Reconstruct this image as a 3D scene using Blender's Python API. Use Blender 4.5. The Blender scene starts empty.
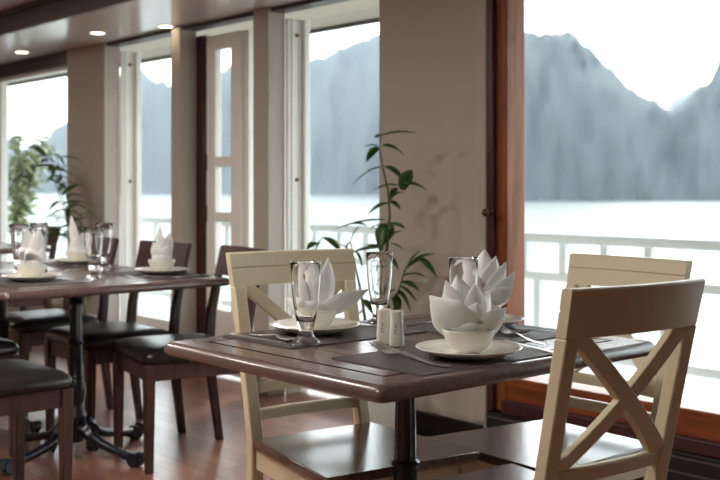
import bpy, bmesh, math, random
from mathutils import Vector, Matrix, noise as mnoise
S = bpy.context.scene
COL = S.collection
PI = math.pi
rnd = random.Random(7)

# ------------------------------------------------------------------ materials
def lin(c):
    return tuple(((v/255)/12.92 if v/255 <= .04045 else ((v/255+.055)/1.055)**2.4) for v in c) + (1.0,)

def mat(name, col, rough=.5, metal=0., spec=.5, noise=0., nscale=8., bump=0., coat=0.):
    m = bpy.data.materials.new(name); m.use_nodes = True
    nt = m.node_tree; b = nt.nodes['Principled BSDF']
    c = lin(col)
    b.inputs['Base Color'].default_value = c
    b.inputs['Roughness'].default_value = rough
    b.inputs['Metallic'].default_value = metal
    b.inputs['Specular IOR Level'].default_value = spec
    b.inputs['Coat Weight'].default_value = coat
    if noise or bump:
        tc = nt.nodes.new('ShaderNodeTexCoord')
        n = nt.nodes.new('ShaderNodeTexNoise'); n.inputs['Scale'].default_value = nscale
        n.inputs['Detail'].default_value = 4
        nt.links.new(tc.outputs['Object'], n.inputs['Vector'])
        if noise:
            mx = nt.nodes.new('ShaderNodeMixRGB'); mx.blend_type = 'MIX'
            mx.inputs[1].default_value = tuple(v*(1-noise) for v in c[:3]) + (1,)
            mx.inputs[2].default_value = tuple(min(1, v*(1+noise)) for v in c[:3]) + (1,)
            nt.links.new(n.outputs['Fac'], mx.inputs[0])
            nt.links.new(mx.outputs[0], b.inputs['Base Color'])
        if bump:
            bp = nt.nodes.new('ShaderNodeBump'); bp.inputs['Strength'].default_value = bump
            bp.inputs['Distance'].default_value = .01
            nt.links.new(n.outputs['Fac'], bp.inputs['Height'])
            nt.links.new(bp.outputs[0], b.inputs['Normal'])
    return m

def wood(name, c1, c2, rough=.35, axis='X', scale=3., stretch=14., coat=0.):
    m = bpy.data.materials.new(name); m.use_nodes = True
    nt = m.node_tree; b = nt.nodes['Principled BSDF']
    tc = nt.nodes.new('ShaderNodeTexCoord')
    mp = nt.nodes.new('ShaderNodeMapping')
    sc = [stretch]*3; sc['XYZ'.index(axis)] = 1.
    mp.inputs['Scale'].default_value = sc
    n = nt.nodes.new('ShaderNodeTexNoise'); n.inputs['Scale'].default_value = scale
    n.inputs['Detail'].default_value = 6; n.inputs['Roughness'].default_value = .6
    r = nt.nodes.new('ShaderNodeValToRGB')
    r.color_ramp.elements[0].position = .35; r.color_ramp.elements[0].color = lin(c1)
    r.color_ramp.elements[1].position = .65; r.color_ramp.elements[1].color = lin(c2)
    nt.links.new(tc.outputs['Object'], mp.inputs[0]); nt.links.new(mp.outputs[0], n.inputs['Vector'])
    nt.links.new(n.outputs['Fac'], r.inputs[0]); nt.links.new(r.outputs[0], b.inputs['Base Color'])
    b.inputs['Roughness'].default_value = rough
    b.inputs['Coat Weight'].default_value = coat
    b.inputs['Coat Roughness'].default_value = .15
    return m

def math_node(nt, op, a, b=None):
    n = nt.nodes.new('ShaderNodeMath'); n.operation = op
    for i, v in enumerate((a, b)):
        if v is None: continue
        if isinstance(v, (int, float)): n.inputs[i].default_value = v
        else: nt.links.new(v, n.inputs[i])
    return n.outputs[0]

def tabletop_mat(hx, hy):
    """dark brown wood with a thin dark groove running round the border and plank joints inside it"""
    m = wood('tabletop_wood', (98, 78, 74), (110, 90, 86), .26, 'X', 4., 16., .25)
    nt = m.node_tree; b = nt.nodes['Principled BSDF']
    tc = nt.nodes.new('ShaderNodeTexCoord'); sx = nt.nodes.new('ShaderNodeSeparateXYZ')
    nt.links.new(tc.outputs['Object'], sx.inputs[0])
    dx = math_node(nt, 'SUBTRACT', hx, math_node(nt, 'ABSOLUTE', sx.outputs[0]))
    dy = math_node(nt, 'SUBTRACT', hy, math_node(nt, 'ABSOLUTE', sx.outputs[1]))
    d = math_node(nt, 'MINIMUM', dx, dy)
    g1 = math_node(nt, 'LESS_THAN', math_node(nt, 'ABSOLUTE', math_node(nt, 'SUBTRACT', d, .085)), .005)
    inside = math_node(nt, 'GREATER_THAN', d, .085)
    pl = math_node(nt, 'LESS_THAN', math_node(nt, 'PINGPONG', sx.outputs[1], .065), .0012)
    g = math_node(nt, 'MAXIMUM', g1, math_node(nt, 'MULTIPLY', inside, pl))
    src = b.inputs['Base Color'].links[0].from_socket
    mx = nt.nodes.new('ShaderNodeMixRGB'); mx.inputs[2].default_value = lin((24, 16, 16))
    nt.links.new(math_node(nt, 'MULTIPLY', g, .85), mx.inputs[0]); nt.links.new(src, mx.inputs[1])
    nt.links.new(mx.outputs[0], b.inputs['Base Color'])
    keep = math_node(nt, 'SUBTRACT', 1., g)
    nt.links.new(math_node(nt, 'MULTIPLY', keep, .5), b.inputs['Specular IOR Level'])
    nt.links.new(math_node(nt, 'MULTIPLY', keep, .25), b.inputs['Coat Weight'])
    bp = nt.nodes.new('ShaderNodeBump'); bp.inputs['Strength'].default_value = .5; bp.inputs['Distance'].default_value = .002
    nt.links.new(math_node(nt, 'SUBTRACT', 1., g), bp.inputs['Height']); nt.links.new(bp.outputs[0], b.inputs['Normal'])
    return m

def floor_mat():
    m = bpy.data.materials.new('floor_planks'); m.use_nodes = True
    nt = m.node_tree; b = nt.nodes['Principled BSDF']
    tc = nt.nodes.new('ShaderNodeTexCoord')
    br = nt.nodes.new('ShaderNodeTexBrick')
    br.inputs['Scale'].default_value = 1.; br.inputs['Brick Width'].default_value = .9
    br.inputs['Row Height'].default_value = .09; br.inputs['Mortar Size'].default_value = .0016
    br.inputs['Color1'].default_value = lin((150, 96, 76)); br.inputs['Color2'].default_value = lin((178, 120, 98))
    br.inputs['Mortar'].default_value = lin((50, 26, 20)); br.inputs['Bias'].default_value = -.1
    nt.links.new(tc.outputs['Object'], br.inputs['Vector'])
    mp = nt.nodes.new('ShaderNodeMapping'); mp.inputs['Scale'].default_value = (2, 30, 1)
    n = nt.nodes.new('ShaderNodeTexNoise'); n.inputs['Scale'].default_value = 2.; n.inputs['Detail'].default_value = 5
    nt.links.new(tc.outputs['Object'], mp.inputs[0]); nt.links.new(mp.outputs[0], n.inputs['Vector'])
    mx = nt.nodes.new('ShaderNodeMixRGB'); mx.blend_type = 'MULTIPLY'; mx.inputs[0].default_value = .35
    nt.links.new(br.outputs['Color'], mx.inputs[1]); nt.links.new(n.outputs['Color'], mx.inputs[2])
    nt.links.new(mx.outputs[0], b.inputs['Base Color'])
    b.inputs['Roughness'].default_value = .38
    b.inputs['Coat Weight'].default_value = .7; b.inputs['Coat Roughness'].default_value = .27
    return m

def glass_mat(name='clear_glass'):
    m = bpy.data.materials.new(name); m.use_nodes = True
    b = m.node_tree.nodes['Principled BSDF']
    b.inputs['Base Color'].default_value = (1, 1, 1, 1); b.inputs['Roughness'].default_value = 0.
    b.inputs['Transmission Weight'].default_value = 1.; b.inputs['IOR'].default_value = 1.5
    return m

def pane_mat():
    m = bpy.data.materials.new('window_pane'); m.use_nodes = True
    nt = m.node_tree; nt.nodes.clear()
    o = nt.nodes.new('ShaderNodeOutputMaterial'); t = nt.nodes.new('ShaderNodeBsdfTransparent')
    t.inputs[0].default_value = (.96, .98, .98, 1)
    g = nt.nodes.new('ShaderNodeBsdfGlossy'); g.inputs['Roughness'].default_value = .02
    lw = nt.nodes.new('ShaderNodeLayerWeight'); lw.inputs[0].default_value = .5
    fp = math_node(nt, 'MULTIPLY', math_node(nt, 'POWER', lw.outputs['Facing'], 5.), .5)
    fm = math_node(nt, 'ADD', fp, .02)
    mx = nt.nodes.new('ShaderNodeMixShader')
    nt.links.new(fm, mx.inputs[0]); nt.links.new(t.outputs[0], mx.inputs[1]); nt.links.new(g.outputs[0], mx.inputs[2])
    nt.links.new(mx.outputs[0], o.inputs[0])
    return m

def emit_mat(name, col, s):
    m = bpy.data.materials.new(name); m.use_nodes = True
    b = m.node_tree.nodes['Principled BSDF']
    b.inputs['Base Color'].default_value = lin(col)
    b.inputs['Emission Color'].default_value = lin(col); b.inputs['Emission Strength'].default_value = s
    return m

M = dict(
    wall=mat('taupe_wall', (180, 171, 160), .6, noise=.03, nscale=3),
    soffit=mat('gloss_ceiling', (216, 204, 196), .16, noise=.03, nscale=2, bump=.25),
    ceiling=mat('upper_ceiling', (176, 160, 156), .45, noise=.03),
    beam=mat('grey_beam', (92, 86, 84), .4),
    lintel=mat('dark_lintel', (52, 40, 36), .45, noise=.1),
    white=mat('white_paint', (242, 241, 234), .4, noise=.02),
    cream=mat('cream_outside', (238, 237, 232), .6),
    rail=mat('rail_paint', (222, 228, 228), .45),
    eave=mat('eave_boards', (186, 174, 156), .6),
    maroon=wood('maroon_wood', (54, 26, 28), (74, 38, 38), .4, 'Z', 3, 12),
    brown=wood('brown_frame_wood', (112, 58, 22), (150, 84, 36), .5, 'Z', 3, 14),
    brownx=wood('brown_rail_wood', (112, 56, 26), (150, 78, 40), .35, 'X', 3, 14),
    black=mat('black_skirting', (26, 24, 24), .4, noise=.15),
    floor=floor_mat(),
    creamchair=mat('cream_chair_paint', (222, 209, 178), .38, noise=.035, nscale=12),
    seatwood=wood('dark_seat_wood', (84, 64, 56), (112, 88, 76), .24, 'X', 4, 14, .4),
    darkwood=wood('dark_chair_wood', (58, 38, 36), (80, 52, 48), .35, 'Z', 4, 10),
    leather=mat('black_leather', (34, 32, 34), .3, noise=.1, nscale=60, bump=.08),
    iron=mat('cast_iron', (20, 27, 40), .3, spec=.6, noise=.15, nscale=30, bump=.1),
    china=mat('white_china', (236, 232, 222), .12, noise=.01),
    linen=mat('white_linen', (250, 250, 248), .75, noise=.02, nscale=30),
    steel=mat('steel', (210, 208, 206), .28, metal=1.),
    placemat=mat('woven_mat', (82, 72, 72), .45, noise=.25, nscale=180, bump=.4),
    glass=glass_mat(), pane=pane_mat(),
    leaf=mat('leaf_green', (58, 92, 48), .35, noise=.35, nscale=9),
    leafo=mat('leaf_olive', (150, 160, 118), .5, noise=.35, nscale=6),
    stem=mat('plant_stem', (92, 100, 62), .5, noise=.2),
    soil=mat('soil', (60, 44, 34), .9, noise=.3, nscale=40),
    pot=mat('pale_pot', (206, 212, 204), .25, noise=.02),
    terracotta=mat('clay_pot', (150, 96, 70), .7, noise=.1),
    brass=mat('dark_brass', (96, 70, 44), .35, metal=.8),
    print=mat('grey_blue_print', (170, 178, 196), .5),
    lamp=emit_mat('lamp_glow', (255, 240, 214), 6.),
    rock=mat('karst_rock', (54, 64, 62), .9, noise=.25, nscale=.03),
)

def translucent(m, fac, col):
    nt = m.node_tree; b = nt.nodes['Principled BSDF']; o = nt.nodes['Material Output']
    t = nt.nodes.new('ShaderNodeBsdfTranslucent'); t.inputs[0].default_value = lin(col)
    mx = nt.nodes.new('ShaderNodeMixShader'); mx.inputs[0].default_value = fac
    nt.links.new(b.outputs[0], mx.inputs[1]); nt.links.new(t.outputs[0], mx.inputs[2]); nt.links.new(mx.outputs[0], o.inputs[0])
translucent(M['linen'], .15, (248, 248, 246))
translucent(M['leaf'], .3, (150, 190, 70))

# ------------------------------------------------------------------ mesh helpers
class MB:
    def __init__(s): s.v = []; s.f = []
    def add(s, vs, fs):
        o = len(s.v); s.v += [tuple(v) for v in vs]; s.f += [tuple(i+o for i in f) for f in fs]; return s
    def loft(s, secs, caps=True, closed=False):
        n = len(secs[0]); vs = [p for sec in secs for p in sec]; fs = []
        k = len(secs)
        for i in range(k if closed else k-1):
            a = i*n; b = ((i+1) % k)*n
            for j in range(n):
                j2 = (j+1) % n
                fs.append((a+j, a+j2, b+j2, b+j))
        if caps and not closed:
            fs.append(tuple(range(n-1, -1, -1))); fs.append(tuple(range((k-1)*n, k*n)))
        return s.add(vs, fs)
    def box(s, x0, x1, y0, y1, z0, z1):
        return s.loft([[(x0, y0, z), (x1, y0, z), (x1, y1, z), (x0, y1, z)] for z in (z0, z1)])
    def lathe(s, prof, n=32, c=(0, 0)):
        secs = [[(c[0]+r*math.cos(2*PI*j/n), c[1]+r*math.sin(2*PI*j/n), z) for j in range(n)] for r, z in prof]
        return s.loft(secs)
    def tube(s, pts, rad, n=10):
        pts = [Vector(p) for p in pts]; secs = []
        up = Vector((0, 0, 1)); prev = None
        for i, p in enumerate(pts):
            t = (pts[min(i+1, len(pts)-1)]-pts[max(i-1, 0)]).normalized()
            if prev is None:
                a = t.cross(up)
                if a.length < .1: a = t.cross(Vector((1, 0, 0)))
            else:
                a = prev - t*prev.dot(t)
            a.normalize(); prev = a; b = t.cross(a)
            r = rad[i] if isinstance(rad, (list, tuple)) else rad
            secs.append([p + a*r*math.cos(2*PI*j/n) + b*r*math.sin(2*PI*j/n) for j in range(n)])
        return s.loft(secs)
    def xf(s, mtx):
        s.v = [tuple(mtx @ Vector(v)) for v in s.v]; return s
    def build(s, name, m, parent=None, smooth=False, bevel=0., loc=None, rz=0., solid=0., sub=0, auto=None):
        me = bpy.data.meshes.new(name); me.from_pydata(s.v, [], s.f); me.validate()
        bm = bmesh.new(); bm.from_mesh(me); bmesh.ops.recalc_face_normals(bm, faces=bm.faces); bm.to_mesh(me); bm.free()
        me.materials.append(m)
        o = bpy.data.objects.new(name, me); COL.objects.link(o)
        if parent: o.parent = parent
        if loc is not None: o.location = loc
        o.rotation_euler.z = rz
        if solid:
            d = o.modifiers.new('s', 'SOLIDIFY'); d.thickness = solid; d.offset = 0
        if sub:
            d = o.modifiers.new('u', 'SUBSURF'); d.levels = sub; d.render_levels = sub
        if bevel:
            d = o.modifiers.new('b', 'BEVEL'); d.width = bevel; d.segments = 2; d.limit_method = 'ANGLE'; d.angle_limit = .6
        if smooth or bevel:
            if auto is None and smooth: me.shade_smooth()
            else:
                me.shade_smooth(); me.set_sharp_from_angle(angle=auto or .7)
        return o

def rect(x0, x1, y0, y1, z, r, n=5):
    pts = []
    for cx, cy, a in ((x1-r, y1-r, 0), (x0+r, y1-r, 90), (x0+r, y0+r, 180), (x1-r, y0+r, 270)):
        for k in range(n):
            t = math.radians(a+90*k/(n-1)); pts.append((cx+r*math.cos(t), cy+r*math.sin(t), z))
    return pts

def thing(name, label, cat, loc=(0, 0, 0), rz=0., group=None):
    o = bpy.data.objects.new(name, None); COL.objects.link(o)
    o.location = loc; o.rotation_euler.z = rz; o.empty_display_size = .1
    return tag(o, label, cat, group)

def tag(o, label, cat, group=None):
    o['label'] = label; o['category'] = cat
    if group: o['group'] = group
    return o

def struct(o):
    o['kind'] = 'structure'; return o

def dup(src, label, loc, rz, group=None):
    c = src.copy(); COL.objects.link(c); c.location = loc; c.rotation_euler.z = rz; c['label'] = label
    if group: c['group'] = group
    for ch in list(src.children):
        d = ch.copy(); COL.objects.link(d); d.parent = c
        for g in list(ch.children):
            e = g.copy(); COL.objects.link(e); e.parent = d
    return c

# ------------------------------------------------------------------ the cabin shell
W = 3.44; WO = 3.56; SZ = 2.12
struct(MB().box(-10.2, 2.2, -3.2, 3.72, -.06, 0).build('floor', M['floor']))
PIERS = [(-7.13, -6.57), (-5.71, -5.60), (-4.84, -4.70), (-3.80, -3.10)]
for i, (a, b) in enumerate(PIERS):
    mb = MB().box(a, b, W, WO, 0, SZ)
    if i == 3: mb.box(b-.075, b, W-.012, W, .12, SZ)
    o = struct(mb.build('wall_pier' if i else 'wall_far_pier', M['wall'], bevel=.006)); o.name = 'wall_back_pier_%d' % (i+1)
for i, (a, b) in enumerate([(-7.13, -6.57), (-3.80, -3.12)]):
    struct(MB().box(a, b, W-.018, W-.0005, 0, .11).build('baseboard_back_%d' % (i+1), M['black'], bevel=.004))
struct(MB().box(-10.1, -8.46, W, WO, 0, SZ).build('wall_back_far', M['wall']))
struct(MB().box(-10.2, -10.1, -3.2, WO, 0, 2.26).build('wall_end', M['wall']))
struct(MB().box(-8.46, -7.13, W+.01, WO, 2.02, SZ).build('trim_lintel_1', M['lintel']))
struct(MB().box(-8.46, -7.13, W, WO, 0, .28).build('wall_back_under_window', M['wall']))
for i, (a, b) in enumerate([(-6.57, -5.71), (-5.60, -4.84), (-4.70, -3.80)]):
    struct(MB().box(a, b, W+.02, WO, 2.098, SZ).build('trim_lintel_%d' % (i+2), M['lintel']))
struct(MB().box(-10.1, 2.2, 2.79, 3.565, SZ, SZ+.1).build('ceiling_soffit', M['soffit']))
struct(MB().box(-10.1, 2.2, 2.755, 2.789, SZ-.004, SZ+.125).build('trim_beam', M['beam'], bevel=.004))
struct(MB().box(-10.1, 2.2, 2.71, 2.755, SZ+.1, SZ+.13).build('trim_cornice', M['lintel'], bevel=.004))
struct(MB().box(-10.1, 2.2, CEIL_Y0 if 'CEIL_Y0' in globals() else -3.2, 2.755, SZ+.13, SZ+.2).build('ceiling', M['ceiling']))

struct(MB().box(-10.1, 2.2, -3.2, -3.1, 0, 2.25).build('wall_front', M['wall']))  # unseen solid wall, added to shut out light from behind
struct(MB().box(2.2, 2.3, -3.2, WO, 0, 2.26).build('wall_right', M['wall']))  # also unseen, added to close the open side against light
# window 1: fixed pane with thin light frame
f = struct(MB().box(-8.46, -8.40, 3.48, 3.54, .28, 2.02).box(-8.40, -7.13, 3.48, 3.54, .28, .33).box(-8.40, -7.13, 3.48, 3.54, 1.99, 2.02).build('window_1', M['white'], bevel=.004))
struct(MB().box(-8.40, -7.13, 3.508, 3.514, .33, 1.99).build('window_pane', M['pane'], f))

# doors 2 and 4: glazed sliding doors, wide white stile with a small dark lock
def glazed_door(name, x0, x1, w1, lockz):
    d = MB().box(x0, x0+.02, WO+.001, 3.705, 0, 2.07).box(x0+.02, x0+.026, 3.585, 3.60, .0, 2.07).box(x0+.02, x0+.026, 3.635, 3.645, .0, 2.07)
    d = struct(d.box(x1-.045, x1, WO+.001, 3.705, 0, 2.07).build(name, M['white'], bevel=.003))
    lf = MB().box(x0+.02, x0+.045, 3.66, 3.70, .02, 2.07).box(x1-.16, x1-.045, 3.66, 3.70, .02, 2.07)
    lf.box(x0+.045, x1-.16, 3.66, 3.70, .02, .26)
    leaf = struct(lf.build('door_leaf', M['white'], d, bevel=.004))
    struct(MB().box(x0+.045, x1-.16, 3.677, 3.683, .26, 2.07).build('door_pane', M['pane'], leaf))
    for z in lockz:
        struct(MB().tube([(x0+.02, 3.622, z), (x0+.034, 3.622, z)], .010, 12).build('door_lock', M['brass'], d, smooth=True, auto=.8))
glazed_door('door_2', -6.57, -5.71, .16, (1.98, 1.18))
glazed_door('door_4', -4.70, -3.80, .11, (1.98, 1.18))

# door 3: maroon post, white leaf with stacked panes, second leaf folded back outside
d3 = struct(MB().box(-5.655, -5.53, 3.562, 3.64, 0, 2.07).build('door_3', M['maroon'], bevel=.004))
x0, x1 = -5.528, -5.16
lf = MB().box(x0, x0+.095, 3.58, 3.63, .02, 2.06).box(x1-.105, x1, 3.58, 3.63, .02, 2.06)
ROWS = [(.40, .62), (.67, .93), (.99, 1.26), (1.325, 1.97)]
zs = [.02] + [z for r in ROWS for z in r] + [2.06]
for k in range(0, len(zs), 2): lf.box(x0+.095, x1-.105, 3.582, 3.628, zs[k], zs[k+1])
leaf = struct(lf.build('door_leaf', M['white'], d3, bevel=.005))
for a, b in ROWS: struct(MB().box(x0+.095, x1-.105, 3.602, 3.608, a, b).build('door_pane', M['pane'], leaf))
for z in (.98, 1.29): struct(MB().box(-5.545, -5.515, 3.555, 3.585, z-.05, z+.05).build('door_hinge', M['maroon'], d3, bevel=.004))
struct(MB().box(-5.155, -5.11, 3.60, 3.68, .02, 2.06).build('door_edge_strip', M['white'], d3, bevel=.005))
struct(MB().box(-4.89, -4.845, 3.562, 3.68, 0, 2.07).build('trim_jamb_3', M['white'], bevel=.004))

# window 5: the big window framed in brown wood
BX0, BX1 = -3.10, -.6  # right end cut short out of view, to dim the nearest chair's back
f5 = struct(MB().box(BX0+.001, BX0+.092, 3.46, 3.58, .18, SZ).build('window_5', M['brown'], bevel=.006))
struct(MB().box(BX0+.001, BX0+.036, 3.43, 3.459, .18, SZ).build('window_edge_strip', M['maroon'], f5, bevel=.004))
struct(MB().box(BX0+.092, BX1, 3.46, 3.58, .18, .33).build('window_rail', M['brownx'], f5, bevel=.006))
struct(MB().box(BX0+.092, BX1, 3.42, 3.459, .18, .235).build('window_ledge', M['maroon'], f5, bevel=.006))
struct(MB().box(BX0+.092, BX1, 3.46, 3.58, 2.05, SZ).build('window_head', M['brownx'], f5, bevel=.006))
struct(MB().box(BX0+.092, BX1, 3.52, 3.526, .33, 2.05).build('window_pane', M['pane'], f5))
k = MB().lathe([(.001, 0), (.014, .004), (.018, .014), (.014, .026), (.007, .03), (.007, .05)], 16)
k.xf(Matrix.Translation((BX0+.03, 3.38, 1.03)) @ Matrix.Rotation(-PI/2, 4, 'X'))
struct(k.build('window_knob', M['brass'], f5, smooth=True))
struct(MB().box(BX1+.001, 2.2, W, WO, 0, SZ).build('wall_back_near', M['wall']))  # unseen wall added past the shortened window, keeps light off the nearest chair
bb = MB().box(BX0, BX1, 3.43, 3.58, 0, .175)
struct(bb.build('baseboard_back_3', M['black'], bevel=.004))
for z in (.1, .155):
    struct(MB().box(BX0, BX1, 3.424, 3.43, z-.003, z+.003).build('trim_skirting_bead', M['beam']))

# recessed ceiling lights
def downlight(label, x, y, z, pw=1.5):
    t = thing('downlight', label, 'ceiling light', (x, y, z), 0, 'recessed ceiling lights')
    MB().lathe([(.043, -.001), (.047, -.004), (.055, -.004), (.058, 0), (.043, 0)], 24).build('trim_ring', M['white'], t, smooth=True, auto=.8)
    MB().lathe([(.0, -.002), (.042, -.002), (.042, -.0005), (.0, -.0005)], 24).build('lens', M['lamp'], t)
    l = bpy.data.lights.new('downlight_lamp', 'SPOT'); l.energy = pw; l.color = (1, .86, .68); l.spot_size = 2.2; l.spot_blend = .6; l.shadow_soft_size = .04
    lo = bpy.data.objects.new('downlight_lamp', l); COL.objects.link(lo); lo.parent = t; lo.location = (0, 0, -.02)
downlight('round recessed downlight above the far left window', -7.44, 3.24, SZ)
downlight('round recessed downlight in front of the wide far pier', -6.2, 3.2, SZ)
downlight('round recessed downlight by the top of the second narrow pier', -5.67, 3.38, SZ, .3)

# ------------------------------------------------------------------ outside
struct(MB().box(-14, 6, 3.74, 5.12, -.12, -.04).build('deck_floor', M['cream']))
struct(MB().box(-14, 6, 3.75, 5.12, 2.34, 2.42).build('ceiling_deck', M['eave']))
struct(MB().box(-14, 6, 5.06, 5.12, 2.315, 2.34).build('trim_deck_eave', M['lintel']))
rail = thing('deck_railing', 'white painted railing along the deck outside the windows', 'railing', (-3, 5., -.04))
MB().box(-10, 8, -.03, .03, .85, .905).build('top_rail', M['rail'], rail, bevel=.01)
MB().box(-10, 8, -.02, .02, .625, .675).build('middle_rail', M['rail'], rail, bevel=.008)
MB().box(-10, 8, -.02, .02, .19, .24).build('bottom_rail', M['rail'], rail, bevel=.008)
p0 = MB().box(-.022, .022, -.016, .016, .675, .85).build('baluster', M['rail'], rail, loc=(0, 0, 0))
pl = MB().box(-.022, .022, -.016, .016, .24, .625).build('baluster', M['rail'], rail, loc=(0, 0, 0))
pf = MB().box(-.03, .03, -.022, .022, 0, .19).build('foot_post', M['rail'], rail, loc=(0, 0, 0))
xs = [-8.74+.29*k for k in range(30)]
p0.location.x = xs[0]; pl.location.x = xs[0]+.1; pf.location.x = xs[0]
for k, x in enumerate(xs[1:]):
    c = p0.copy(); COL.objects.link(c); c.location.x = x
    c = pl.copy(); COL.objects.link(c); c.location.x = x+.1
    if k % 4 == 3:
        c = pf.copy(); COL.objects.link(c); c.location.x = x

struct(MB().box(-14, 6, 3.565, 3.75, 2.22, 2.36).build('trim_deck_header', M['eave']))
# the bay
def sea_mat():
    m = bpy.data.materials.new('sea_water'); m.use_nodes = True
    nt = m.node_tree; b = nt.nodes['Principled BSDF']
    b.inputs['Base Color'].default_value = lin((120, 126, 118)); b.inputs['Roughness'].default_value = .28
    b.inputs['Specular IOR Level'].default_value = .4
    tc = nt.nodes.new('ShaderNodeTexCoord'); n = nt.nodes.new('ShaderNodeTexNoise'); n.inputs['Scale'].default_value = .35; n.inputs['Detail'].default_value = 4
    bp = nt.nodes.new('ShaderNodeBump'); bp.inputs['Strength'].default_value = .6; bp.inputs['Distance'].default_value = .25
    nt.links.new(tc.outputs['Object'], n.inputs['Vector']); nt.links.new(n.outputs['Fac'], bp.inputs['Height']); nt.links.new(bp.outputs[0], b.inputs['Normal'])
    return m
SEA = -3.
struct(MB().add([(-9000, -300, SEA), (9000, -300, SEA), (9000, 9000, SEA), (-9000, 9000, SEA)], [(0, 1, 2, 3)]).build('sea', sea_mat()))

hz = bpy.data.materials.new('sea_haze'); hz.use_nodes = True
nt = hz.node_tree; nt.nodes.clear(); o_ = nt.nodes.new('ShaderNodeOutputMaterial'); vs_ = nt.nodes.new('ShaderNodeVolumeScatter')
vs_.inputs['Color'].default_value = (.80, .89, 1., 1); vs_.inputs['Density'].default_value = .00052; vs_.inputs['Anisotropy'].default_value = .2
nt.links.new(vs_.outputs[0], o_.inputs['Volume'])
hb = MB().box(-2600, 1500, 40, 1300, SEA+.05, 120).build('sea_haze', hz); hb['kind'] = 'stuff'
FW = Vector((-.753, .658, 0)).normalized(); RT = Vector((.658, .753, 0)).normalized()
def ridge(name, crest, base0, base1, depth, seed):
    """a limestone ridge: bearing (as tangent of the angle from the view axis), crest elevation tangent; base0..1 distance of its shore"""
    r = random.Random(seed); cols = []
    n = 150
    ph = [r.uniform(0, 6) for _ in range(6)]
    a0, a1 = crest[0][0], crest[-1][0]
    for i in range(n+1):
        a = a0+(a1-a0)*i/n
        for (p, q) in zip(crest[:-1], crest[1:]):
            if p[0] <= a <= q[0]: e = p[1]+(q[1]-p[1])*(a-p[0])/(q[0]-p[0]); break
        e += .0035*(math.sin(a*160+ph[0])*.5+math.sin(a*310+ph[1])*.35+math.sin(a*610+ph[2])*.25)*min(1, e/.05)
        B = base0+(base1-base0)*i/n
        R = B+depth
        Hh = 1.14+e*R-SEA
        col = []
        for (u, h) in ((0, -.02), (.04, .07), (.1, .17), (.16, .28), (.24, .40), (.32, .52), (.42, .63), (.54, .73), (.68, .83), (.84, .92), (1., 1.), (1.25, .85), (1.7, .4), (2.1, -.02)):
            wob = depth*.3*(mnoise.noise((a*28+seed, u*2.2, 0))+.5*mnoise.noise((a*80, u*6, seed)))*(1 if 0 < u < 2 else 0) * (0 if u == 1. else 1)
            d = B+depth*u+wob
            # keep each layer under the crest line seen from the deck
            z = SEA+Hh*h
            col.append(FW*d+RT*(d*a)+Vector((0, 0, z)))
        cols.append(col)
    mb = MB(); k = len(cols[0])
    vs = [p for c in cols for p in c]; fs = [(i*k+j, (i+1)*k+j, (i+1)*k+j+1, i*k+j+1) for i in range(n) for j in range(k-1)]
    mb.add(vs, fs)
    return struct(mb.build(name, M['rock'], smooth=True))
def px(l): return [((x-360)/1065., (187-y)/1065.) for x, y in l]
ridge('mountain_right', px([(455, 60), (500, 42), (529, 34), (559, 32), (575, 36), (594, 51), (610, 71), (638, 93), (662, 107), (674, 109), (690, 96), (709, 82), (719, 60), (740, 40), (790, 28), (850, 50), (950, 90)]), 300, 340, 60, 3)
ridge('mountain_hazy', px([(600, 180), (640, 130), (681, 97), (693, 88), (720, 92), (760, 120), (820, 170)]), 900, 900, 100, 5)
ridge('mountain_left', px([(-120, 150), (0, 140), (9, 141), (15, 134), (20, 150), (40, 143), (55, 131), (67, 122), (100, 84), (136, 69), (150, 78), (158, 81), (163, 79), (169, 85), (200, 78), (225, 72), (248, 56), (280, 62), (306, 63), (315, 61), (325, 55), (340, 48), (352, 46), (360, 43), (368, 36), (378, 33), (420, 30), (455, 70), (480, 150)]), 800, 480, 90, 9)

# ------------------------------------------------------------------ tables
def scroll_leg():
    mb = MB()
    pts = [(.0, 0, .105), (.05, 0, .11), (.10, 0, .092), (.16, 0, .066), (.24, 0, .048), (.32, 0, .036), (.365, 0, .03)]
    mb.tube(pts, [.03, .03, .024, .02, .017, .02, .02], 10)
    mb.tube([(.35, -.022, .03), (.35, .022, .03)], [.03, .03], 14)
    mb.tube([(.39, -.016, .045), (.39, .016, .045)], [.022, .022], 12)
    mb.tube([(.365, 0, .03), (.38, 0, .05), (.40, 0, .055)], [.014, .014, .01], 8)
    mb.add(*leafrelief()); return mb
def leafrelief():
    vs = []; fs = []
    n = 8
    for i in range(n+1):
        t = i/n; x = .055+.085*t; z = .15-.09*t+.015*math.sin(PI*t); w = .034*math.sin(PI*min(1, .12+.88*t))**.8
        vs += [(x, -w, z-.012), (x+.006, -w*.5, z+.006), (x+.002, 0, z), (x+.006, w*.5, z+.006), (x, w, z-.012), (x-.02, 0, z-.03)]
    for i in range(n):
        for j in range(6):
            a = i*6+j; b = i*6+(j+1) % 6; fs.append((a, b, b+6, a+6))
    fs += [tuple(range(6)), tuple(range(n*6, n*6+6))]
    return vs, fs
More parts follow.
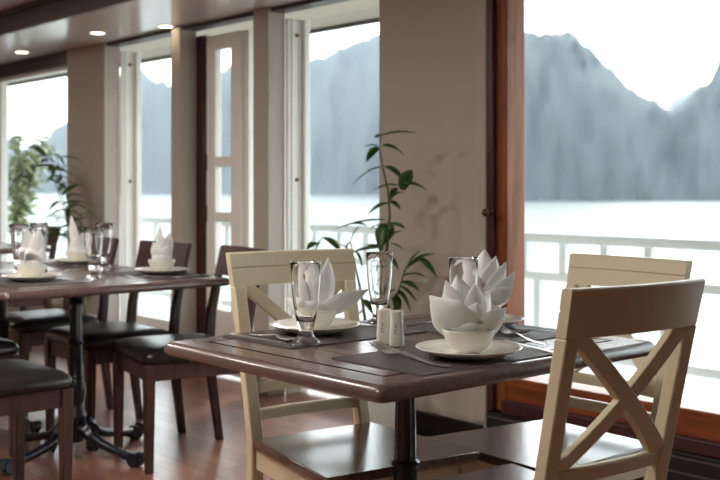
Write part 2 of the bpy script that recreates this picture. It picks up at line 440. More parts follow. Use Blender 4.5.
def table(label, x, y, hx, hy, group, lr=0., po=(0, 0)):
    t = thing('dining_table', label, 'table', (x, y, 0), 0, group)
    prof = [(-.016, .714), (-.005, .716), (0, .722), (.002, .730), (0, .738), (-.004, .744), (-.010, .7485), (-.016, .750)]
    secs = [rect(-hx-e, hx+e, -hy-e, hy+e, z, .018) for e, z in prof]
    tp = MB().loft(secs).build('tabletop', tabletop_mat(hx, hy), t, smooth=True, auto=.5)
    MB().lathe([(.03, .665), (.10, .690), (.16, .713), (.0, .713)], 24).build('support_plate', M['iron'], t, loc=(po[0], po[1], 0), smooth=True, auto=.8)
    # fluted, ringed column
    prof = [(.0, .06), (.03, .06), (.045, .085), (.047, .12), (.04, .15), (.046, .17), (.036, .195), (.030, .215), (.040, .245), (.043, .28), (.036, .31), (.030, .325), (.036, .335), (.030, .345), (.0285, .468), (.034, .473), (.034, .481), (.0275, .487), (.025, .60), (.0235, .64), (.032, .65), (.026, .665), (.0, .67)]
    mb = MB(); n = 40; secs = []
    for r, z in prof:
        secs.append([((r*(1-.09*(.5+.5*math.cos(10*2*PI*j/n))*(1 if r < .0295 and r > .02 else .0)))*math.cos(2*PI*j/n), (r*(1-.09*(.5+.5*math.cos(10*2*PI*j/n))*(1 if r < .0295 and r > .02 else .0)))*math.sin(2*PI*j/n), z) for j in range(n)])
    mb.loft(secs).build('column', M['iron'], t, loc=(po[0], po[1], 0), smooth=True, auto=.6)
    g = scroll_leg().build('leg', M['iron'], t, loc=(po[0], po[1], 0), smooth=True, auto=.7)
    for k in range(1, 4):
        c = g.copy(); COL.objects.link(c); c.rotation_euler.z = k*PI/2+lr
    g.rotation_euler.z = lr
    return t
TX, TY = -1.945, 1.87
table('dark wood dining table nearest the camera with cast iron pedestal', TX, TY, .412, .475, 'dark pedestal dining tables', 0., (.09, -.104))
table('rear dark wood pedestal table beside the black padded chairs, nearer one', -4.225, 2.10, .41, .50, 'dark pedestal dining tables', math.radians(16), (.02, -.03))
table('dark wood pedestal table pushed against the back of the nearer rear table', -5.05, 2.10, .40, .50, 'dark pedestal dining tables')
table('farthest dark wood table by the far left window', -6.97, 2.55, .42, .50, 'dark pedestal dining tables')

# ------------------------------------------------------------------ cream cross-back chairs (face +X)
def back_x(z): return -.240-.0*z if z < .45 else -.240-(z-.45)*.22
def cream_chair(label, x, y, rz):
    t = thing('dining_chair', label, 'chair', (x, y, 0), rz, 'cream crossed-back dining chairs')
    cm = M['creamchair']
    out = [(.225, -.225), (.225, .225), (-.222, .187), (-.222, -.187)]
    sm = MB(); sm.loft([[(a*s, b*s, z) for a, b in out] for s, z in ((.985, .432), (1, .436), (1, .452), (.99, .457))])
    sm.build('seat', M['seatwood'], t, bevel=.004)
    for s in (-1, 1):
        mb = MB()
        def q(cx, cy, w, z): return [(cx-w, cy-w, z), (cx+w, cy-w, z), (cx+w, cy+w, z), (cx-w, cy+w, z)]
        mb.loft([q(.195, s*.198, .015, 0), q(.192, s*.198, .02, .37), q(.192, s*.198, .02, .431)]); mb.build('front_leg', cm, t, bevel=.004)
        mb = MB()
        def r(cx, cy, dx, dy, z): return [(cx-dx, cy-dy, z), (cx+dx, cy-dy, z), (cx+dx, cy+dy, z), (cx-dx, cy+dy, z)]
        secs = [r(-.292, s*.158, .014, .015, 0), r(-.255, s*.166, .018, .017, .25), r(-.241, s*.170, .019, .018, .45)]
        for z in (.55, .70, .862): secs.append(r(back_x(z), s*(.170+.010*(z-.45)/.5), .016, .018, z))
        mb.loft(secs); mb.build('back_leg', cm, t, bevel=.004)
        MB().loft([[(a, s*(b0+k), z) for a, b0 in ((.172, .198), (-.222, .170))] + [(a, s*(b0+k), z2) for a, b0 in ((-.222, .170), (.172, .198))] for k, z, z2 in ((-.008, .372, .431), (.008, .372, .431))]).build('side_apron', cm, t, bevel=.003)
    MB().box(.184, .200, -.178, .178, .372, .431).build('front_apron', cm, t, bevel=.003)
    MB().box(-.244, -.228, -.152, .152, .372, .431).build('back_apron', cm, t, bevel=.003)
    def curved(z0, z1, half0, half1, th, bow, groove=False):
        secs = []; n = 14
        for i in range(n+1):
            u = -1+2*i/n; b = -bow*(1-u*u)
            sec = []
            def P(z, off): return (back_x(z)+b+off, u*(half0+(half1-half0)*(z-z0)/(z1-z0)), z)
            zm = (z0+z1)/2+.004
            sec = [P(z0, -th/2), P(z1-.004, -th/2), P(z1, -th/2+.004), P(z1, th/2-.004), P(z1-.004, th/2)]
            if groove: sec += [P(zm+.0025, th/2), P(zm, th/2-.004), P(zm-.0025, th/2)]
            sec += [P(z0, th/2)]
            secs.append(sec)
        return MB().loft(secs)
    curved(.862, .955, .196, .200, .026, .022, True).build('top_rail', cm, t, smooth=True, auto=.5)
    curved(.572, .602, .158, .160, .020, .012).build('lower_rail', cm, t, smooth=True, auto=.5)
    curved(.500, .528, .155, .156, .020, .012).build('lower_rail', cm, t, smooth=True, auto=.5)
    for s in (-1, 1):
        secs = []
        for i in range(9):
            u = i/8; z = .602+(.862-.602)*u; yy = s*(-.150+.305*u); b = -.016*(1-(2*u-1)**2)-.0035
            dz, dy = .021, .016
            # board cross-section, edges perpendicular to its run
            L = math.hypot(.305, .26); ny, nz = -.26/L*s, .305/L
            w = .0175; xx = back_x(z)+b; th = .009 + (.0012 if s > 0 else 0)
            if i in (0, 8):
                # flat cut against the rails
                ww = w*L/.26
                secs.append([(xx-th, yy-ww*s, z), (xx+th, yy-ww*s, z), (xx+th, yy+ww*s, z), (xx-th, yy+ww*s, z)])
            else:
                secs.append([(xx-th, yy+ny*-w*-1, z+nz*w*1) if False else (xx-th, yy-ww_(s, w, L), z) , (xx+th, yy-ww_(s, w, L), z), (xx+th, yy+ww_(s, w, L), z), (xx-th, yy+ww_(s, w, L), z)])
        MB().loft(secs).build('cross_brace', cm, t, bevel=.002)
    return t
def ww_(s, w, L): return w*L/.26*s
ch = cream_chair('cream crossed-back chair facing us behind the front table, green plant beyond it', -2.120, 1.842, math.radians(-8))
dup(ch, 'cream crossed-back chair closest to us, its back turned towards the camera', (-1.538, 1.783, 0), math.radians(180-6)).scale.y = .955
dup(ch, 'cream crossed-back chair standing by the big window with brown wooden frame', (-1.85, 2.285, 0), math.radians(-90-4)).scale = (1, 1.06, .98)
ch.scale.y = 1.03

# ------------------------------------------------------------------ dark padded chairs (face +X)
def dark_chair(label, x, y, rz):
    t = thing('padded_chair', label, 'chair', (x, y, 0), rz, 'dark padded chairs at the rear tables')
    dm = M['darkwood']
    def q(cx, cy, dx, dy, z): return [(cx-dx, cy-dy, z), (cx+dx, cy-dy, z), (cx+dx, cy+dy, z), (cx-dx, cy+dy, z)]
    for s in (-1, 1):
        MB().loft([q(.200, s*.198, .016, .016, 0), q(.200, s*.198, .021, .021, .37), q(.200, s*.198, .021, .021, .432)]).build('front_leg', dm, t, bevel=.004)
        MB().loft([q(-.265, s*.195, .016, .014, 0), q(-.225, s*.197, .021, .016, .30), q(-.215, s*.198, .022, .017, .43), q(-.228, s*.2, .02, .016, .58), q(-.262, s*.2, .017, .015, .745)]).build('back_leg', dm, t, bevel=.004)
        MB().box(-.193, .178, s*.198-.011, s*.198+.011, .365, .432).build('side_apron', dm, t, bevel=.003)
    MB().box(.188, .21, -.176, .176, .365, .432).build('front_apron', dm, t, bevel=.003)
    MB().box(-.226, -.206, -.18, .18, .365, .432).build('back_apron', dm, t, bevel=.003)
    secs = [rect(-.205+e, .226-e, -.226+e, .226-e, z, max(.02, .045-e*.1)) for e, z in ((.008, .433), (.0, .444), (-.003, .458), (.004, .474), (.02, .486), (.06, .495), (.12, .499), (.18, .5))]
    MB().loft(secs).build('seat_cushion', M['leather'], t, smooth=True, auto=1.2)
    secs = []
    for i in range(13):
        u = -1+i/6; b = -.02*(1-u*u)
        secs.append([(-.262+b-.011, u*.217, .745), (-.292+b-.011, u*.22, .872), (-.292+b-.004, u*.22, .877), (-.292+b+.005, u*.22, .877), (-.292+b+.011, u*.22, .872), (-.262+b+.011, u*.217, .745)])
    MB().loft(secs).build('top_rail', dm, t, smooth=True, auto=.5)
    return t
dc = dark_chair('dark padded chair on the window side, closest to the cream chairs', -3.90, 2.39, math.radians(-90-11))
dup(dc, 'dark padded chair behind the napkin at the right end of the rear table', (-4.46, 2.365, 0), math.radians(-90))
dup(dc, 'dark padded chair whose back shows between the rear table glasses and second narrow pier', (-5.16, 2.37, 0), math.radians(-90))
dup(dc, 'farthest dark padded chair, against the wide pier below thin plant leaves', (-6.86, 2.86, 0), math.radians(-90))
dup(dc, 'dark padded chair seen as a black seat corner at the lower left edge', (-3.71, 1.49, 0), math.radians(90))
dup(dc, 'dark padded chair just behind the black seat corner, mostly out of frame', (-4.55, 1.66, 0), math.radians(90))

# ------------------------------------------------------------------ tableware prototypes
MZ = .7535
def plate(label, x, y, z):
    pr = [(.0, 0), (.068, 0), (.072, .0015), (.085, .006), (.108, .014), (.121, .0205), (.1225, .022), (.121, .0232), (.107, .0172), (.084, .0095), (.07, .0072), (.0, .0068)]
    o = MB().lathe(pr, 48).build('plate', M['china'], None, smooth=True, loc=(x, y, z)); return tag(o, label, 'plate', 'white dinner plates')
def bowl(label, x, y, z):
    pr = [(.0, 0), (.028, 0), (.029, .004), (.04, .012), (.0535, .030), (.0605, .050), (.062, .055), (.0605, .0555), (.0575, .049), (.050, .030), (.038, .014), (.025, .009), (.0, .008)]
    o = MB().lathe(pr, 48).build('bowl', M['china'], None, smooth=True, loc=(x, y, z)); return tag(o, label, 'bowl', 'small white bowls holding napkins')
def cp(o, label, x, y, z, rz=0):
    c = o.copy(); COL.objects.link(c); c.location = (x, y, z); c.rotation_euler.z = rz; c['label'] = label; return c
def tumbler(label, x, y, z):
    t = thing('beer_glass', label, 'glass', (x, y, z), 0, 'tall footed glasses')
    out = [(.0, .0), (.034, .0), (.0372, .003), (.0365, .008), (.030, .014), (.023, .020), (.0185, .027), (.0182, .036), (.0198, .045), (.0225, .054), (.0262, .072), (.031, .10), (.0345, .13), (.0365, .16), (.0385, .200), (.0388, .2045), (.0378, .2055)]
    inn = [(.0365, .2045), (.0352, .17), (.033, .135), (.0290, .10), (.0242, .076), (.0205, .064), (.014, .059), (.0, .058)]
    MB().lathe(out+inn, 40).build('glass_body', M['glass'], t, smooth=True); return t

def outline_obj(name, pts, th, zf, m):
    bm = bmesh.new(); vs = [bm.verts.new((x, y, 0)) for x, y in pts]
    f = bm.faces.new(vs); r = bmesh.ops.extrude_face_region(bm, geom=[f])
    for v in r['geom']:
        if isinstance(v, bmesh.types.BMVert): v.co.z += th
    bmesh.ops.triangulate(bm, faces=[q for q in bm.faces if len(q.verts) > 4])
    for v in bm.verts: v.co.z += zf(v.co.x)
    bmesh.ops.recalc_face_normals(bm, faces=bm.faces)
    me = bpy.data.meshes.new(name); bm.to_mesh(me); bm.free(); me.materials.append(m)
    me.shade_smooth(); me.set_sharp_from_angle(angle=.6)
    o = bpy.data.objects.new(name, me); COL.objects.link(o)
    return o
def sym(half):  # half outline (x, y>=0) from tail to tip -> closed outline
    return half + [(x, -y) for x, y in reversed(half) if y > 1e-6]
def fork(label, x, y, z, rz):
    h = [(-.125, .0), (-.122, .006), (-.10, .0075), (-.06, .0055), (-.02, .0035), (.02, .003), (.04, .0035), (.052, .008), (.064, .0118), (.075, .0125)]
    tip = .125; pts = list(h)
    xs = [(.0125, .0085), (.0055, .0015), (-.0015, -.0055), (-.0085, -.0125)]
    up = list(h)
    for i, (a, b) in enumerate(xs):
        up += [(tip-.012, a-.0004), (tip, a-.0016), (tip, b+.0016), (tip-.012, b+.0004)]
        if i < 3: up += [(.082, b), (.082, b-.003)]
    up += [(xx, -yy) for xx, yy in reversed(h) if yy > 1e-6]
    zf = lambda q: .001+.009*max(0, 1-((q-.03)/.10)**2)*(1 if q < .03 else 1) if q < .13 else 0
    zf2 = lambda q: .010*math.exp(-((q-.015)/.035)**2) + (.018*((q-.055)/.07)**1.3 if q > .055 else 0) + .002
    o = outline_obj('fork', up, .002, zf2, M['steel']); o.location = (x, y, z); o.rotation_euler.z = rz
    return tag(o, label, 'fork', 'steel forks')
def knife(label, x, y, z, rz):
    h1 = [(-.115, .0), (-.112, .006), (-.09, .008), (-.03, .0065), (-.005, .005), (.005, .0085), (.06, .0095), (.1, .0085), (.115, .003), (.119, -.002), (.10, -.004), (.005, -.004), (-.005, -.0045), (-.03, -.006), (-.09, -.0075), (-.112, -.0055)]
    o = outline_obj('table_knife', h1, .003, lambda q: 0., M['steel']); o.location = (x, y, z); o.rotation_euler.z = rz
    return tag(o, label, 'knife', 'steel table knives')
def spoon(label, x, y, z, rz):
    secs = []
    for xx, w, zz, dp in [(-.10, .003, .001, 0), (-.095, .0065, .001, 0), (-.06, .006, .002, 0), (-.02, .0035, .007, 0), (.01, .003, .011, 0), (.022, .005, .010, .001), (.032, .012, .0085, .004), (.045, .0165, .0075, .0065), (.06, .018, .007, .0068), (.075, .015, .007, .005), (.085, .009, .0075, .0025), (.09, .002, .008, .0)]:
        top = [(xx, w*u, zz+.0015-dp*(1-u*u)) for u in (-1, -.6, -.2, .2, .6, 1)]
        bot = [(xx, w*u, zz-dp*(1-u*u)) for u in (1, .6, .2, -.2, -.6, -1)]
        secs.append(top+bot)
    o = MB().loft(secs).build('spoon', M['steel'], None, smooth=True, loc=(x, y, z), rz=rz)
    return tag(o, label, 'spoon', 'steel spoons')
def placemat(label, x, y, lx, ly, z=.7502, rz=0):
    o = MB().loft([rect(-lx/2, lx/2, -ly/2, ly/2, zz, .008) for zz in (0, .0025)]).build('placemat', M['placemat'], None, loc=(x, y, z), rz=rz)
    return tag(o, label, 'placemat', 'dark woven placemats')

# folded napkins: petals (base offset, tip offset, width, bulge) in a frame whose +x is the camera's right, +y away, +z up
def petal(b, tp, w, bul, wrap=False, cup=.35, th=.0022, blunt=0.):
    w *= 1.25
    b = Vector(b); tp = Vector(tp); bul = Vector(bul); ctrl = (b+tp)/2+bul
    nrm = bul.normalized(); n = 12; k = 6; vs = []
    top = []; bot = []
    for i in range(n+1):
        t = i/n
        p = b*(1-t)**2+ctrl*2*t*(1-t)+tp*t*t
        tg = ((ctrl-b)*(1-t)+(tp-ctrl)*t).normalized()
        side = tg.cross(nrm).normalized(); out = side.cross(tg).normalized()
        if out.dot(nrm) < 0: out = -out
        ww = w/2*((.42+.58*math.sin(PI*min(1, t*.95+.0)/1.25+.35)) if t < .55 else 1)*(1 if t < .55 else max(.015, 1-((t-.55)/.45)**1.35*(1-blunt)))
        if wrap: ww = w/2*.9*(1 if t < .45 else max(.012, 1-((t-.45)/.55)**1.7))
        r1 = []; r2 = []
        for j in range(k+1):
            u = -1+2*j/k
            q = p+side*ww*u-out*(abs(u)**1.6)*ww*cup
            crease = .0022*(1-abs(u)) if abs(u) < .4 else 0
            r1.append(q+out*(th/2+crease)); r2.append(q-out*(th/2-crease))
        vs.append(r1+list(reversed(r2)))
    return MB().loft(vs)
ANG = math.atan2(.753, .658)
def napkin(label, x, y, z, cup_r, petals, scale=1.):
    t = thing('napkin', label, 'napkin', (x, y, z), ANG, 'white folded napkins standing in bowls')
    a = cup_r
    MB().lathe([(.0, .001), (.018, .001), (.03, .012), (.040, .03), (a, .052), (a*.98, .066), (a*.9, .067), (a*.84, .056), (.03, .04), (.012, .03), (.0, .028)], 28).build('folded_base', M['linen'], t, smooth=True)
    for (b, tp, w, bul, *wr) in petals:
        petal(b, tp, w, bul, bool(wr)).build('fold', M['linen'], t, smooth=True, auto=1.2)
    return t

# ---- front table settings
P1 = (-1.67, 1.79); P2 = (-2.219, 1.779); P3 = (-2.016, 2.206)
placemat('dark placemat under the closest plate on the front table', -1.715, 1.765, .30, .45)
placemat('dark placemat under the plate before the cream chair facing us', -2.185, 1.79, .30, .46)
placemat('dark placemat at the window side of the front table', -1.97, 2.17, .46, .29)
pl1 = plate('white plate closest to us on the front table, behind the fork', P1[0], P1[1], MZ)
cp(pl1, 'white plate behind the tall footed glass on the left of the front table', P2[0], P2[1], MZ)
cp(pl1, 'white plate half hidden behind the closest folded napkin, at the window side', P3[0], P3[1], MZ)
BZ = MZ+.0075
b1 = bowl('white bowl on the closest plate, holding a lotus-folded napkin', P1[0], P1[1], BZ)
cp(b1, 'white bowl seen through the tall footed glass on the left of the front table', P2[0], P2[1], BZ)
cp(b1, 'white bowl hidden behind the closest napkin, at the window side', P3[0], P3[1], BZ)
NZ = BZ+.0095
napkin('white lotus-folded napkin in the closest bowl', P1[0], P1[1], NZ, .052, [
    ((-.002, .022, .05), (-.026, .022, .168), .060, (-.006, -.02, .0), 1),
    ((-.018, .006, .05), (-.052, .004, .156), .054, (-.018, -.014, .0), 1),
    ((.014, .0, .05), (.012, -.004, .150), .056, (.010, -.02, .0), 1),
    ((-.012, -.028, .036), (-.089, -.006, .122), .110, (-.026, -.028, -.016), 1),
    ((.002, -.036, .036), (.014, -.042, .110), .080, (.004, -.014, .0), 1),
    ((.022, -.024, .036), (.084, .0, .094), .074, (.022, -.022, -.014), 1),
    ((.022, .022, .048), (.050, .03, .125), .06, (.02, .01, -.005), 1),
    ((-.024, .03, .048), (-.05, .045, .13), .06, (-.01, .02, .0), 1),
])
napkin('tall white fan-folded napkin behind the closest one, leaning to the right', P3[0], P3[1], NZ, .05, [
    ((.004, .015, .05), (.016, .02, .196), .072, (-.010, -.02, .01), 1),
    ((.015, .008, .05), (.045, .012, .176), .066, (.012, -.02, .0), 1),
    ((.02, .0, .05), (.072, .006, .160), .064, (.020, -.02, -.004), 1),
    ((.024, -.012, .046), (.096, .0, .134), .068, (.026, -.024, -.014), 1),
    ((.022, -.024, .045), (.088, -.012, .094), .070, (.022, -.024, -.014), 1),
    ((-.015, .0, .05), (-.035, .01, .15), .066, (-.018, -.015, .0), 1),
    ((-.02, -.02, .046), (-.08, .0, .11), .075, (-.024, -.026, -.015), 1),
    ((.0, .03, .048), (-.01, .05, .15), .06, (.0, .02, .0), 1),
])
napkin('white napkin with one tall spike and a fold pointing right, behind the left glass', P2[0], P2[1], NZ, .046, [
    ((.02, .0, .03), (.035, .01, .180), .052, (.018, -.02, .0)),
    ((.0, .0, .03), (-.012, .01, .160), .046, (-.014, -.02, .0)),
    ((-.015, .0, .03), (-.045, .01, .145), .042, (-.018, -.018, .0)),
    ((.015, -.02, .035), (.142, -.01, .098), .062, (.0, -.02, -.022)),
    ((-.02, -.02, .025), (-.072, .0, .075), .06, (-.012, -.02, -.016)),
    ((.0, .03, .03), (.01, .05, .12), .06, (.0, .02, .0)),
])
g1 = tumbler('tall clear footed glass standing in front of the left plate', -2.067, 1.629, .7503)
G2 = dup(g1, 'tall clear footed glass behind the salt and pepper shakers', (-2.226, 2.018, .7503), 0)
dup(g1, 'tall clear footed glass behind the closest folded napkin', (-1.888, 2.003, .7528), 0)
def shaker(label, x, y, rz, n):
    t = thing('shaker', label, 'shaker', (x, y, .7503), rz, 'white salt and pepper shakers')
    secs = [rect(-a, a, -a, a, z, a*.75, 7) for a, z in ((.012, 0), (.0178, .001), (.0185, .006), (.0178, .03), (.016, .06), (.0158, .077), (.0165, .082), (.0155, .0865), (.011, .0875), (.004, .0876))]
    MB().loft(secs).build('shaker_body', M['china'], t, smooth=True, auto=1.)
    for k in range(n):
        a = 2*PI*k/max(1, n)
        MB().lathe([(.0, .0876), (.0011, .0876), (.0011, .0880), (.0, .0880)], 8, (.006*math.cos(a), .006*math.sin(a))).build('pour_hole', M['black'], t)
    # small grey-blue printed mark on the face turned to the camera
    mk = MB()
    for (a, b, c, d) in ((-.004, .004, .032, .034), (-.004, -.0022, .034, .040), (-.004, .004, .040, .042), (.0022, .004, .028, .032), (-.002, .002, .046, .055)):
        mk.box(a, b, -.0182, -.0168, c, d)
    mk.build('printed_mark', M['print'], t)
    return t
shaker('white porcelain shaker on the left of the pair on the front table', -1.953, 1.786, ANG-.25, 3)
shaker('white porcelain shaker on the right of the pair, overlapping the other', -1.908, 1.787, ANG-.15, 5)

fork('steel fork closest to us, tines beside the shakers', -1.724, 1.655, MZ-.0005, math.atan2(.024, -.257)).scale = (1.08, 1.4, 1.2)
knife('steel knife lying behind the closest fork', -1.80, 1.705, MZ-.0005, math.atan2(.08, -.21))
knife('steel knife at the right of the closest plate', -1.66, 2.0, MZ-.0005, math.atan2(.035, -.119))
fork('steel fork to the right of the plates, tines pointing left', -1.775, 2.092, MZ, math.atan2(.108, -.262))
spoon('steel spoon at the window-side edge of the front table by the fork', -1.80, 2.20, MZ, math.atan2(-.8, -.6))
knife('steel knife behind the shakers, handle towards the window', -2.155, 2.17, MZ-.0005, math.atan2(-.9, .1)).location = (-2.165, 2.17, MZ-.0005)
fork('steel fork beyond the left plate, by the middle glass', -2.14, 1.965, MZ, math.atan2(.03, 1))
knife('steel knife at the left edge of the front table, nearest the corner', -2.215, 1.585, MZ-.0005, math.atan2(.03, 1))
spoon('steel spoon beside the knife in front of the left plate', -2.19, 1.618, MZ, math.atan2(.02, 1))

# ---- rear table settings
T1 = (-4.16, 2.46); T2 = (-4.22, 1.88); T3 = (-4.98, 2.46)
placemat('dark placemat under the plate at the right end of the rear table', -4.17, 2.43, .45, .29)
placemat('dark placemat under the plate at the left picture edge, on the rear table', -4.22, 1.86, .45, .30)
placemat('dark placemat under the plate behind the rear table glasses', -4.98, 2.43, .45, .29)
cp(pl1, 'white plate at the right end of the rear table', T1[0], T1[1], MZ)
cp(pl1, 'white plate on the rear table at the left edge of the picture', T2[0], T2[1], MZ)
cp(pl1, 'white plate on the rear table behind the two glasses', T3[0], T3[1], MZ)
cp(b1, 'white bowl on the plate at the right end of the rear table', T1[0], T1[1], BZ)
cp(b1, 'white bowl on the rear table at the left edge of the picture', T2[0], T2[1], BZ)
cp(b1, 'white bowl on the rear table behind the two glasses', T3[0], T3[1], BZ)
napkin('white napkin with two upright tips at the right end of the rear table', T1[0], T1[1], NZ, .044, [
    ((-.008, .0, .05), (-.006, .0, .196), .062, (-.016, -.016, .0), 1),
    ((.012, -.008, .05), (.034, .0, .165), .056, (.012, -.016, .0), 1),
    ((-.008, -.02, .046), (-.034, -.015, .125), .06, (-.014, -.02, .0), 1),
    ((.01, -.024, .046), (.030, -.02, .11), .06, (.012, -.02, .0), 1),
    ((.0, .03, .048), (.0, .04, .13), .06, (.0, .02, .0), 1),
])
napkin('white napkin drooping in soft loops at the left edge of the picture', T2[0], T2[1], NZ, .045, [
    ((-.02, -.01, .04), (.03, -.03, .10), .05, (-.09, -.03, .09)),
    ((-.02, -.025, .04), (.055, -.035, .075), .045, (-.04, -.03, .11)),
    ((.015, .0, .05), (.03, .0, .20), .062, (.016, -.02, .0), 1),
    ((-.01, .02, .048), (-.03, .03, .20), .06, (-.01, .02, .0), 1),
    ((.03, -.01, .046), (.05, -.015, .12), .05, (.02, -.02, .0), 1),
])
napkin('white pointed napkin behind the two glasses on the rear table', T3[0], T3[1], NZ, .045, [
    ((-.01, .0, .05), (-.03, .0, .225), .078, (-.02, -.02, .0), 1),
    ((.01, .0, .05), (.055, .0, .15), .07, (.012, -.016, .0), 1),
    ((.0, -.02, .046), (.0, -.02, .12), .07, (.0, -.02, .0), 1),
])
dup(g1, 'tall footed glass at the front edge of the rear table', (-4.10, 2.10, .7503), 0).scale = (1.06, 1.06, 1.08)
dup(g1, 'tall footed glass just behind the front-edge glass on the rear table', (-4.53, 2.37, .7503), 0).scale = (1.06, 1.06, 1.08)
dup(g1, 'tall footed glass farthest left on the rear table', (-4.62, 2.0, .7503), 0).scale = (1.06, 1.06, 1.08)
dup(g1, 'tall footed glass beside the left napkin on the rear table', (-4.72, 2.14, .7503), 0).scale = (1.06, 1.06, 1.08)
fork('steel fork in front of the plate at the right end of the rear table', -3.985, 2.30, MZ, math.atan2(-1, .15))
knife('steel knife at the right corner of the rear table', -3.965, 2.50, MZ-.0005, math.atan2(-1, .06))
knife('steel knife beside the left plate on the rear table', -4.03, 1.93, MZ-.0005, math.atan2(1, .1))
fork('steel fork between the left plate and the rear table glasses', -4.42, 2.02, MZ, math.atan2(1, .05))
fork('steel fork beside the plate behind the rear table glasses', -4.82, 2.42, MZ, math.atan2(-1, .05))

# ------------------------------------------------------------------ plants
def leaf(mb, b, tp, w, droop, r):
    b = Vector(b); tp = Vector(tp); ctrl = (b+tp)/2+Vector((0, 0, droop)); n = 8
    ax = Vector((0, 0, 1)); ring = []
    roll = r.uniform(-.5, .5)
    for i in range(n+1):
        t = i/n; p = b*(1-t)**2+ctrl*2*t*(1-t)+tp*t*t
        tg = ((ctrl-b)*(1-t)+(tp-ctrl)*t); tg.normalize()
        side = tg.cross(ax)
        if side.length < .05: side = tg.cross(Vector((1, 0, 0)))
        side.normalize(); nn = side.cross(tg).normalized()
        side = (side*math.cos(roll)+nn*math.sin(roll)); nn = side.cross(tg).normalized()
        ww = max(.0008, w*math.sin(PI*min(1, .06+.94*t)**.75))
        h = .0009
        ring.append([p-side*ww+nn*ww*.3, p+nn*h, p+side*ww+nn*ww*.3, p-nn*h])
    mb.loft(ring)
def plant(name, label, base, stems, leaves, potr, poth, potmat, leafmat, seed):
    r = random.Random(seed)
    t = thing(name, label, 'plant', base)
    MB().lathe([(.0, 0), (potr*.78, 0), (potr*.82, .01), (potr*.95, poth*.7), (potr, poth), (potr*.9, poth), (potr*.88, poth-.03), (.0, poth-.03)], 32).build('pot', potmat, t, smooth=True, auto=.7)
    MB().lathe([(.0, poth-.031), (potr*.87, poth-.031), (potr*.6, poth-.018), (.0, poth-.012)], 24).build('soil', M['soil'], t, smooth=True)
    for st in stems:
        MB().tube(st, [.009-.0065*i/(len(st)-1) for i in range(len(st))], 8).build('stem', M['stem'], t, smooth=True)
    mb = MB()
    for (b, tp, w, dr) in leaves: leaf(mb, b, tp, w, dr, r)
    mb.build('foliage', leafmat, t, smooth=True)
    return t
# main plant: leaves measured as (right, up) around its stem, with their own depth
PB = Vector((-3.42, 3.12, 0))
PD = 4.627
def pw(x, y, dd=0.):
    """offset in the plant's own frame: picture-right and height, plus depth along the line of sight"""
    u = (x-384)/1065*PD; z = 1.14+(187-y)/1065*PD
    return RT*u+FW*dd+Vector((0, 0, z))
pr_ = random.Random(3)
stA = [Vector((0, 0, .24)), pw(380, 340), pw(384, 290), pw(388, 250), pw(391, 215), pw(389, 190), pw(384, 168), pw(381, 148), pw(382, 134)]
stB = [Vector((.02, .02, .24)), pw(390, 340, .03), pw(398, 300, .06), pw(408, 268, .08)]
stC = [Vector((-.03, -.01, .24)), pw(368, 330, -.04), pw(362, 290, -.06), pw(356, 262, -.08), pw(352, 240, -.1)]
LV = [((382, 136), (416, 133), 6), ((383, 136), (376, 138), 5), ((380, 147), (365, 147), 5), ((380, 148), (367, 163), 9), ((384, 146), (406, 155), 8),
      ((382, 167), (353, 185), 6), ((386, 167), (407, 184), 9), ((404, 185), (427, 190), 9), ((404, 190), (412, 170), 12), ((400, 186), (373, 192), 6),
      ((398, 188), (392, 202), 7), ((390, 202), (406, 193), 6), ((391, 202), (402, 210), 7), ((389, 203), (369, 215), 6), ((386, 220), (336, 229), 6),
      ((368, 226), (346, 226), 5), ((386, 226), (408, 230), 9), ((385, 228), (372, 230), 7), ((386, 226), (381, 253), 13), ((390, 224), (388, 248), 11),
      ((390, 240), (404, 232), 7), ((392, 244), (404, 250), 8), ((384, 250), (364, 246), 7), ((384, 248), (350, 254), 8),
      ((408, 268), (436, 254), 9), ((420, 258), (438, 277), 9), ((408, 268), (424, 250), 7), ((408, 270), (428, 262), 9), ((404, 276), (426, 276), 8), ((402, 282), (420, 290), 8),
      ((400, 286), (418, 301), 9), ((398, 292), (412, 312), 10), ((396, 296), (400, 318), 9), ((396, 290), (384, 306), 8), ((392, 300), (406, 296), 7),
      ((352, 242), (345, 256), 8), ((354, 250), (364, 268), 9), ((358, 270), (346, 282), 8), ((362, 290), (350, 306), 9), ((364, 300), (376, 318), 10),
      ((366, 310), (354, 326), 9), ((384, 262), (372, 276), 9), ((386, 270), (396, 260), 8), ((384, 280), (370, 296), 9), ((388, 258), (400, 270), 8), ((382, 300), (392, 318), 8),
      ((356, 258), (340, 244), 7), ((352, 240), (362, 226), 6), ((340, 250), (322, 237), 8), ((322, 244), (308, 250), 11)]
lv = []
for (a, b, w) in LV:
    d0 = pr_.uniform(-.05, .05)
    lv.append((pw(a[0], a[1], d0*.3), pw(b[0], b[1], d0+pr_.uniform(-.06, .06)), w*.6*PD/1065, pr_.uniform(.01, .03)))
lv.append((pw(352, 262, -.08), pw(322, 250, -.09), .002, .0)); lv.append((pw(318, 250, -.09), pw(325, 236, -.1), .012, .01))
plant('potted_plant', 'tall bamboo-like potted plant against the wide pale pier', PB, [stA, stB, stC], lv, .14, .27, M['pot'], M['leaf'], 4)

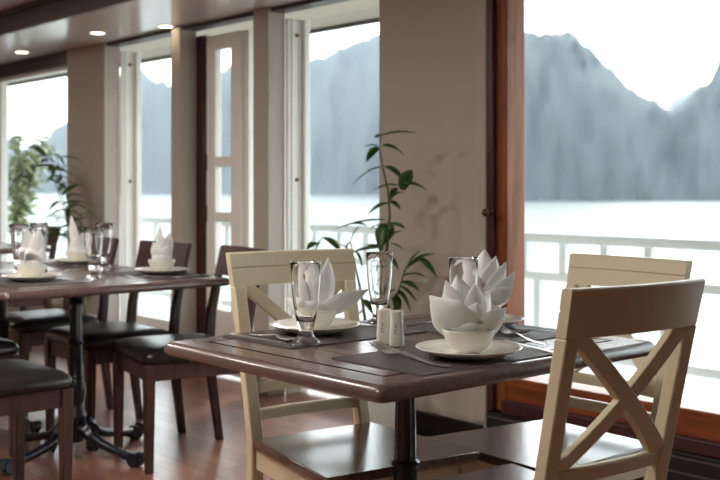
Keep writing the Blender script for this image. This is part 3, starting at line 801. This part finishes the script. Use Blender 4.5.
def random_plant(name, label, base, hgt, n, L, w, sp, potr, poth, potmat, leafmat, seed, nst=3, lo=.35, lean=(0, 0)):
    r = random.Random(seed); stems = []; lvs = []
    for s in range(nst):
        a = r.uniform(0, 2*PI); ex = sp*r.uniform(.3, 1.); top = Vector((lean[0]+math.cos(a)*ex, lean[1]+math.sin(a)*ex, hgt*r.uniform(.8, 1)))
        pts = [Vector((math.cos(a)*.03*k/5, math.sin(a)*.03*k/5, poth-.04)) if k == 0 else Vector((top.x*(k/5)**1.6, top.y*(k/5)**1.6, poth-.04+(top.z-poth+.04)*k/5)) for k in range(6)]
        stems.append(pts)
        for k in range(n):
            t = r.uniform(lo, 1); i = min(4, int(t*5)); q = pts[i].lerp(pts[i+1], t*5-i); b = r.uniform(0, 2*PI); ln = L*r.uniform(.6, 1.2)
            lvs.append((q, q+Vector((math.cos(b)*ln, math.sin(b)*ln, r.uniform(-.6, .5)*ln)), w*r.uniform(.7, 1.2), ln*.2))
    return plant(name, label, base, stems, lvs, potr, poth, potmat, leafmat, seed)
random_plant('potted_plant', 'thin-leaved potted plant against the far left pier and window', (-6.5, 3.28, 0), 1.46, 20, .17, .017, .14, .12, .24, M['pot'], M['leaf'], 12, 3, .5, (-.13, -.13))
random_plant('potted_shrub', 'olive green shrub outside on the deck beyond the far left window', (-10.75, 4.6, -.04), 1.78, 60, .20, .035, .50, .22, .36, M['terracotta'], M['leafo'], 22, 5, .3)

# turned post with a knob at the far left edge
np_ = thing('newel_post', 'dark wooden post with a rounded knob at the left picture edge', 'post', (-7.555, 3.065, 0))
MB().box(-.045, .045, -.045, .045, 0, .80).build('shaft', M['darkwood'], np_, bevel=.008)
MB().lathe([(.0, .80), (.05, .80), (.052, .82), (.034, .84), (.026, .90), (.036, .96), (.022, .99), (.0, 1.0)], 20).build('turned_neck', M['darkwood'], np_, smooth=True, auto=.8)
MB().lathe([(.0, .985), (.022, .988), (.042, 1.02), (.052, 1.055), (.044, 1.09), (.02, 1.11), (.0, 1.113)], 20).build('knob', M['darkwood'], np_, smooth=True)

# ------------------------------------------------------------------ camera
cam = bpy.data.cameras.new('camera'); co = bpy.data.objects.new('camera', cam); COL.objects.link(co)
co.location = (0, 0, 1.14); co.rotation_euler = (PI/2, 0, math.atan2(.753, .658))
cam.sensor_width = 36; cam.lens = 1065/720*36; cam.shift_y = -(240-187)/720
cam.clip_end = 20000; cam.clip_start = .05
cam.dof.use_dof = True; cam.dof.focus_distance = 2.5; cam.dof.aperture_fstop = 5.0
S.camera = co

# ------------------------------------------------------------------ light
w = bpy.data.worlds.new('world'); S.world = w; w.use_nodes = True
nt = w.node_tree; bg = nt.nodes['Background']
tc = nt.nodes.new('ShaderNodeTexCoord'); sx = nt.nodes.new('ShaderNodeSeparateXYZ'); r = nt.nodes.new('ShaderNodeValToRGB')
nt.links.new(tc.outputs['Generated'], sx.inputs[0]); nt.links.new(sx.outputs[2], r.inputs[0]); nt.links.new(r.outputs[0], bg.inputs[0])
e = r.color_ramp.elements
e[0].position = 0.; e[0].color = (1., .99, .95, 1); e[1].position = 1.; e[1].color = (.30, .38, .48, 1)
q = e.new(.22); q.color = (.90, .97, 1., 1); q = e.new(.5); q.color = (.55, .64, .74, 1)
bg.inputs[1].default_value = 3.6
sun = bpy.data.lights.new('sun', 'SUN'); sun.energy = 1.2; sun.angle = math.radians(9); sun.color = (1, .88, .70)
so = bpy.data.objects.new('sun', sun); COL.objects.link(so)
az = FW*1.0+RT*.34; az.normalize(); el = math.radians(34)
dirv = Vector((az.x*math.cos(el), az.y*math.cos(el), math.sin(el)))
so.rotation_euler = (-dirv).to_track_quat('-Z', 'Y').to_euler()
so.location = (0, 0, 6)
# added fill lights with unseen disc fixtures, set under the ceiling to brighten the room
for i, (x, y) in enumerate([(-3.2, .9), (-4.6, .4), (-5.6, 1.2), (-2.2, .2), (-9.2, .3)]):
    t = struct(MB().lathe([(.0, -.03), (.20, -.03), (.215, -.018), (.22, 0), (.0, 0)], 24).build('trim_fill_light_%d' % (i+1), M['lamp'], None, loc=(x, y, SZ+.13)))
    l = bpy.data.lights.new('fill_lamp', 'AREA'); l.shape = 'DISK'; l.size = .4; l.energy = 11.5; l.color = (1, .97, .92)
    lo = bpy.data.objects.new('fill_lamp', l); COL.objects.link(lo); lo.location = (x, y, SZ+.13-.034)

S.view_settings.view_transform = 'Standard'; S.view_settings.look = 'None'
S.view_settings.exposure = .76; S.view_settings.gamma = 1.
S.view_settings.use_curve_mapping = False
S.cycles.use_denoising = True
S.cycles.max_bounces = 12; S.cycles.transparent_max_bounces = 16; S.cycles.transmission_bounces = 12
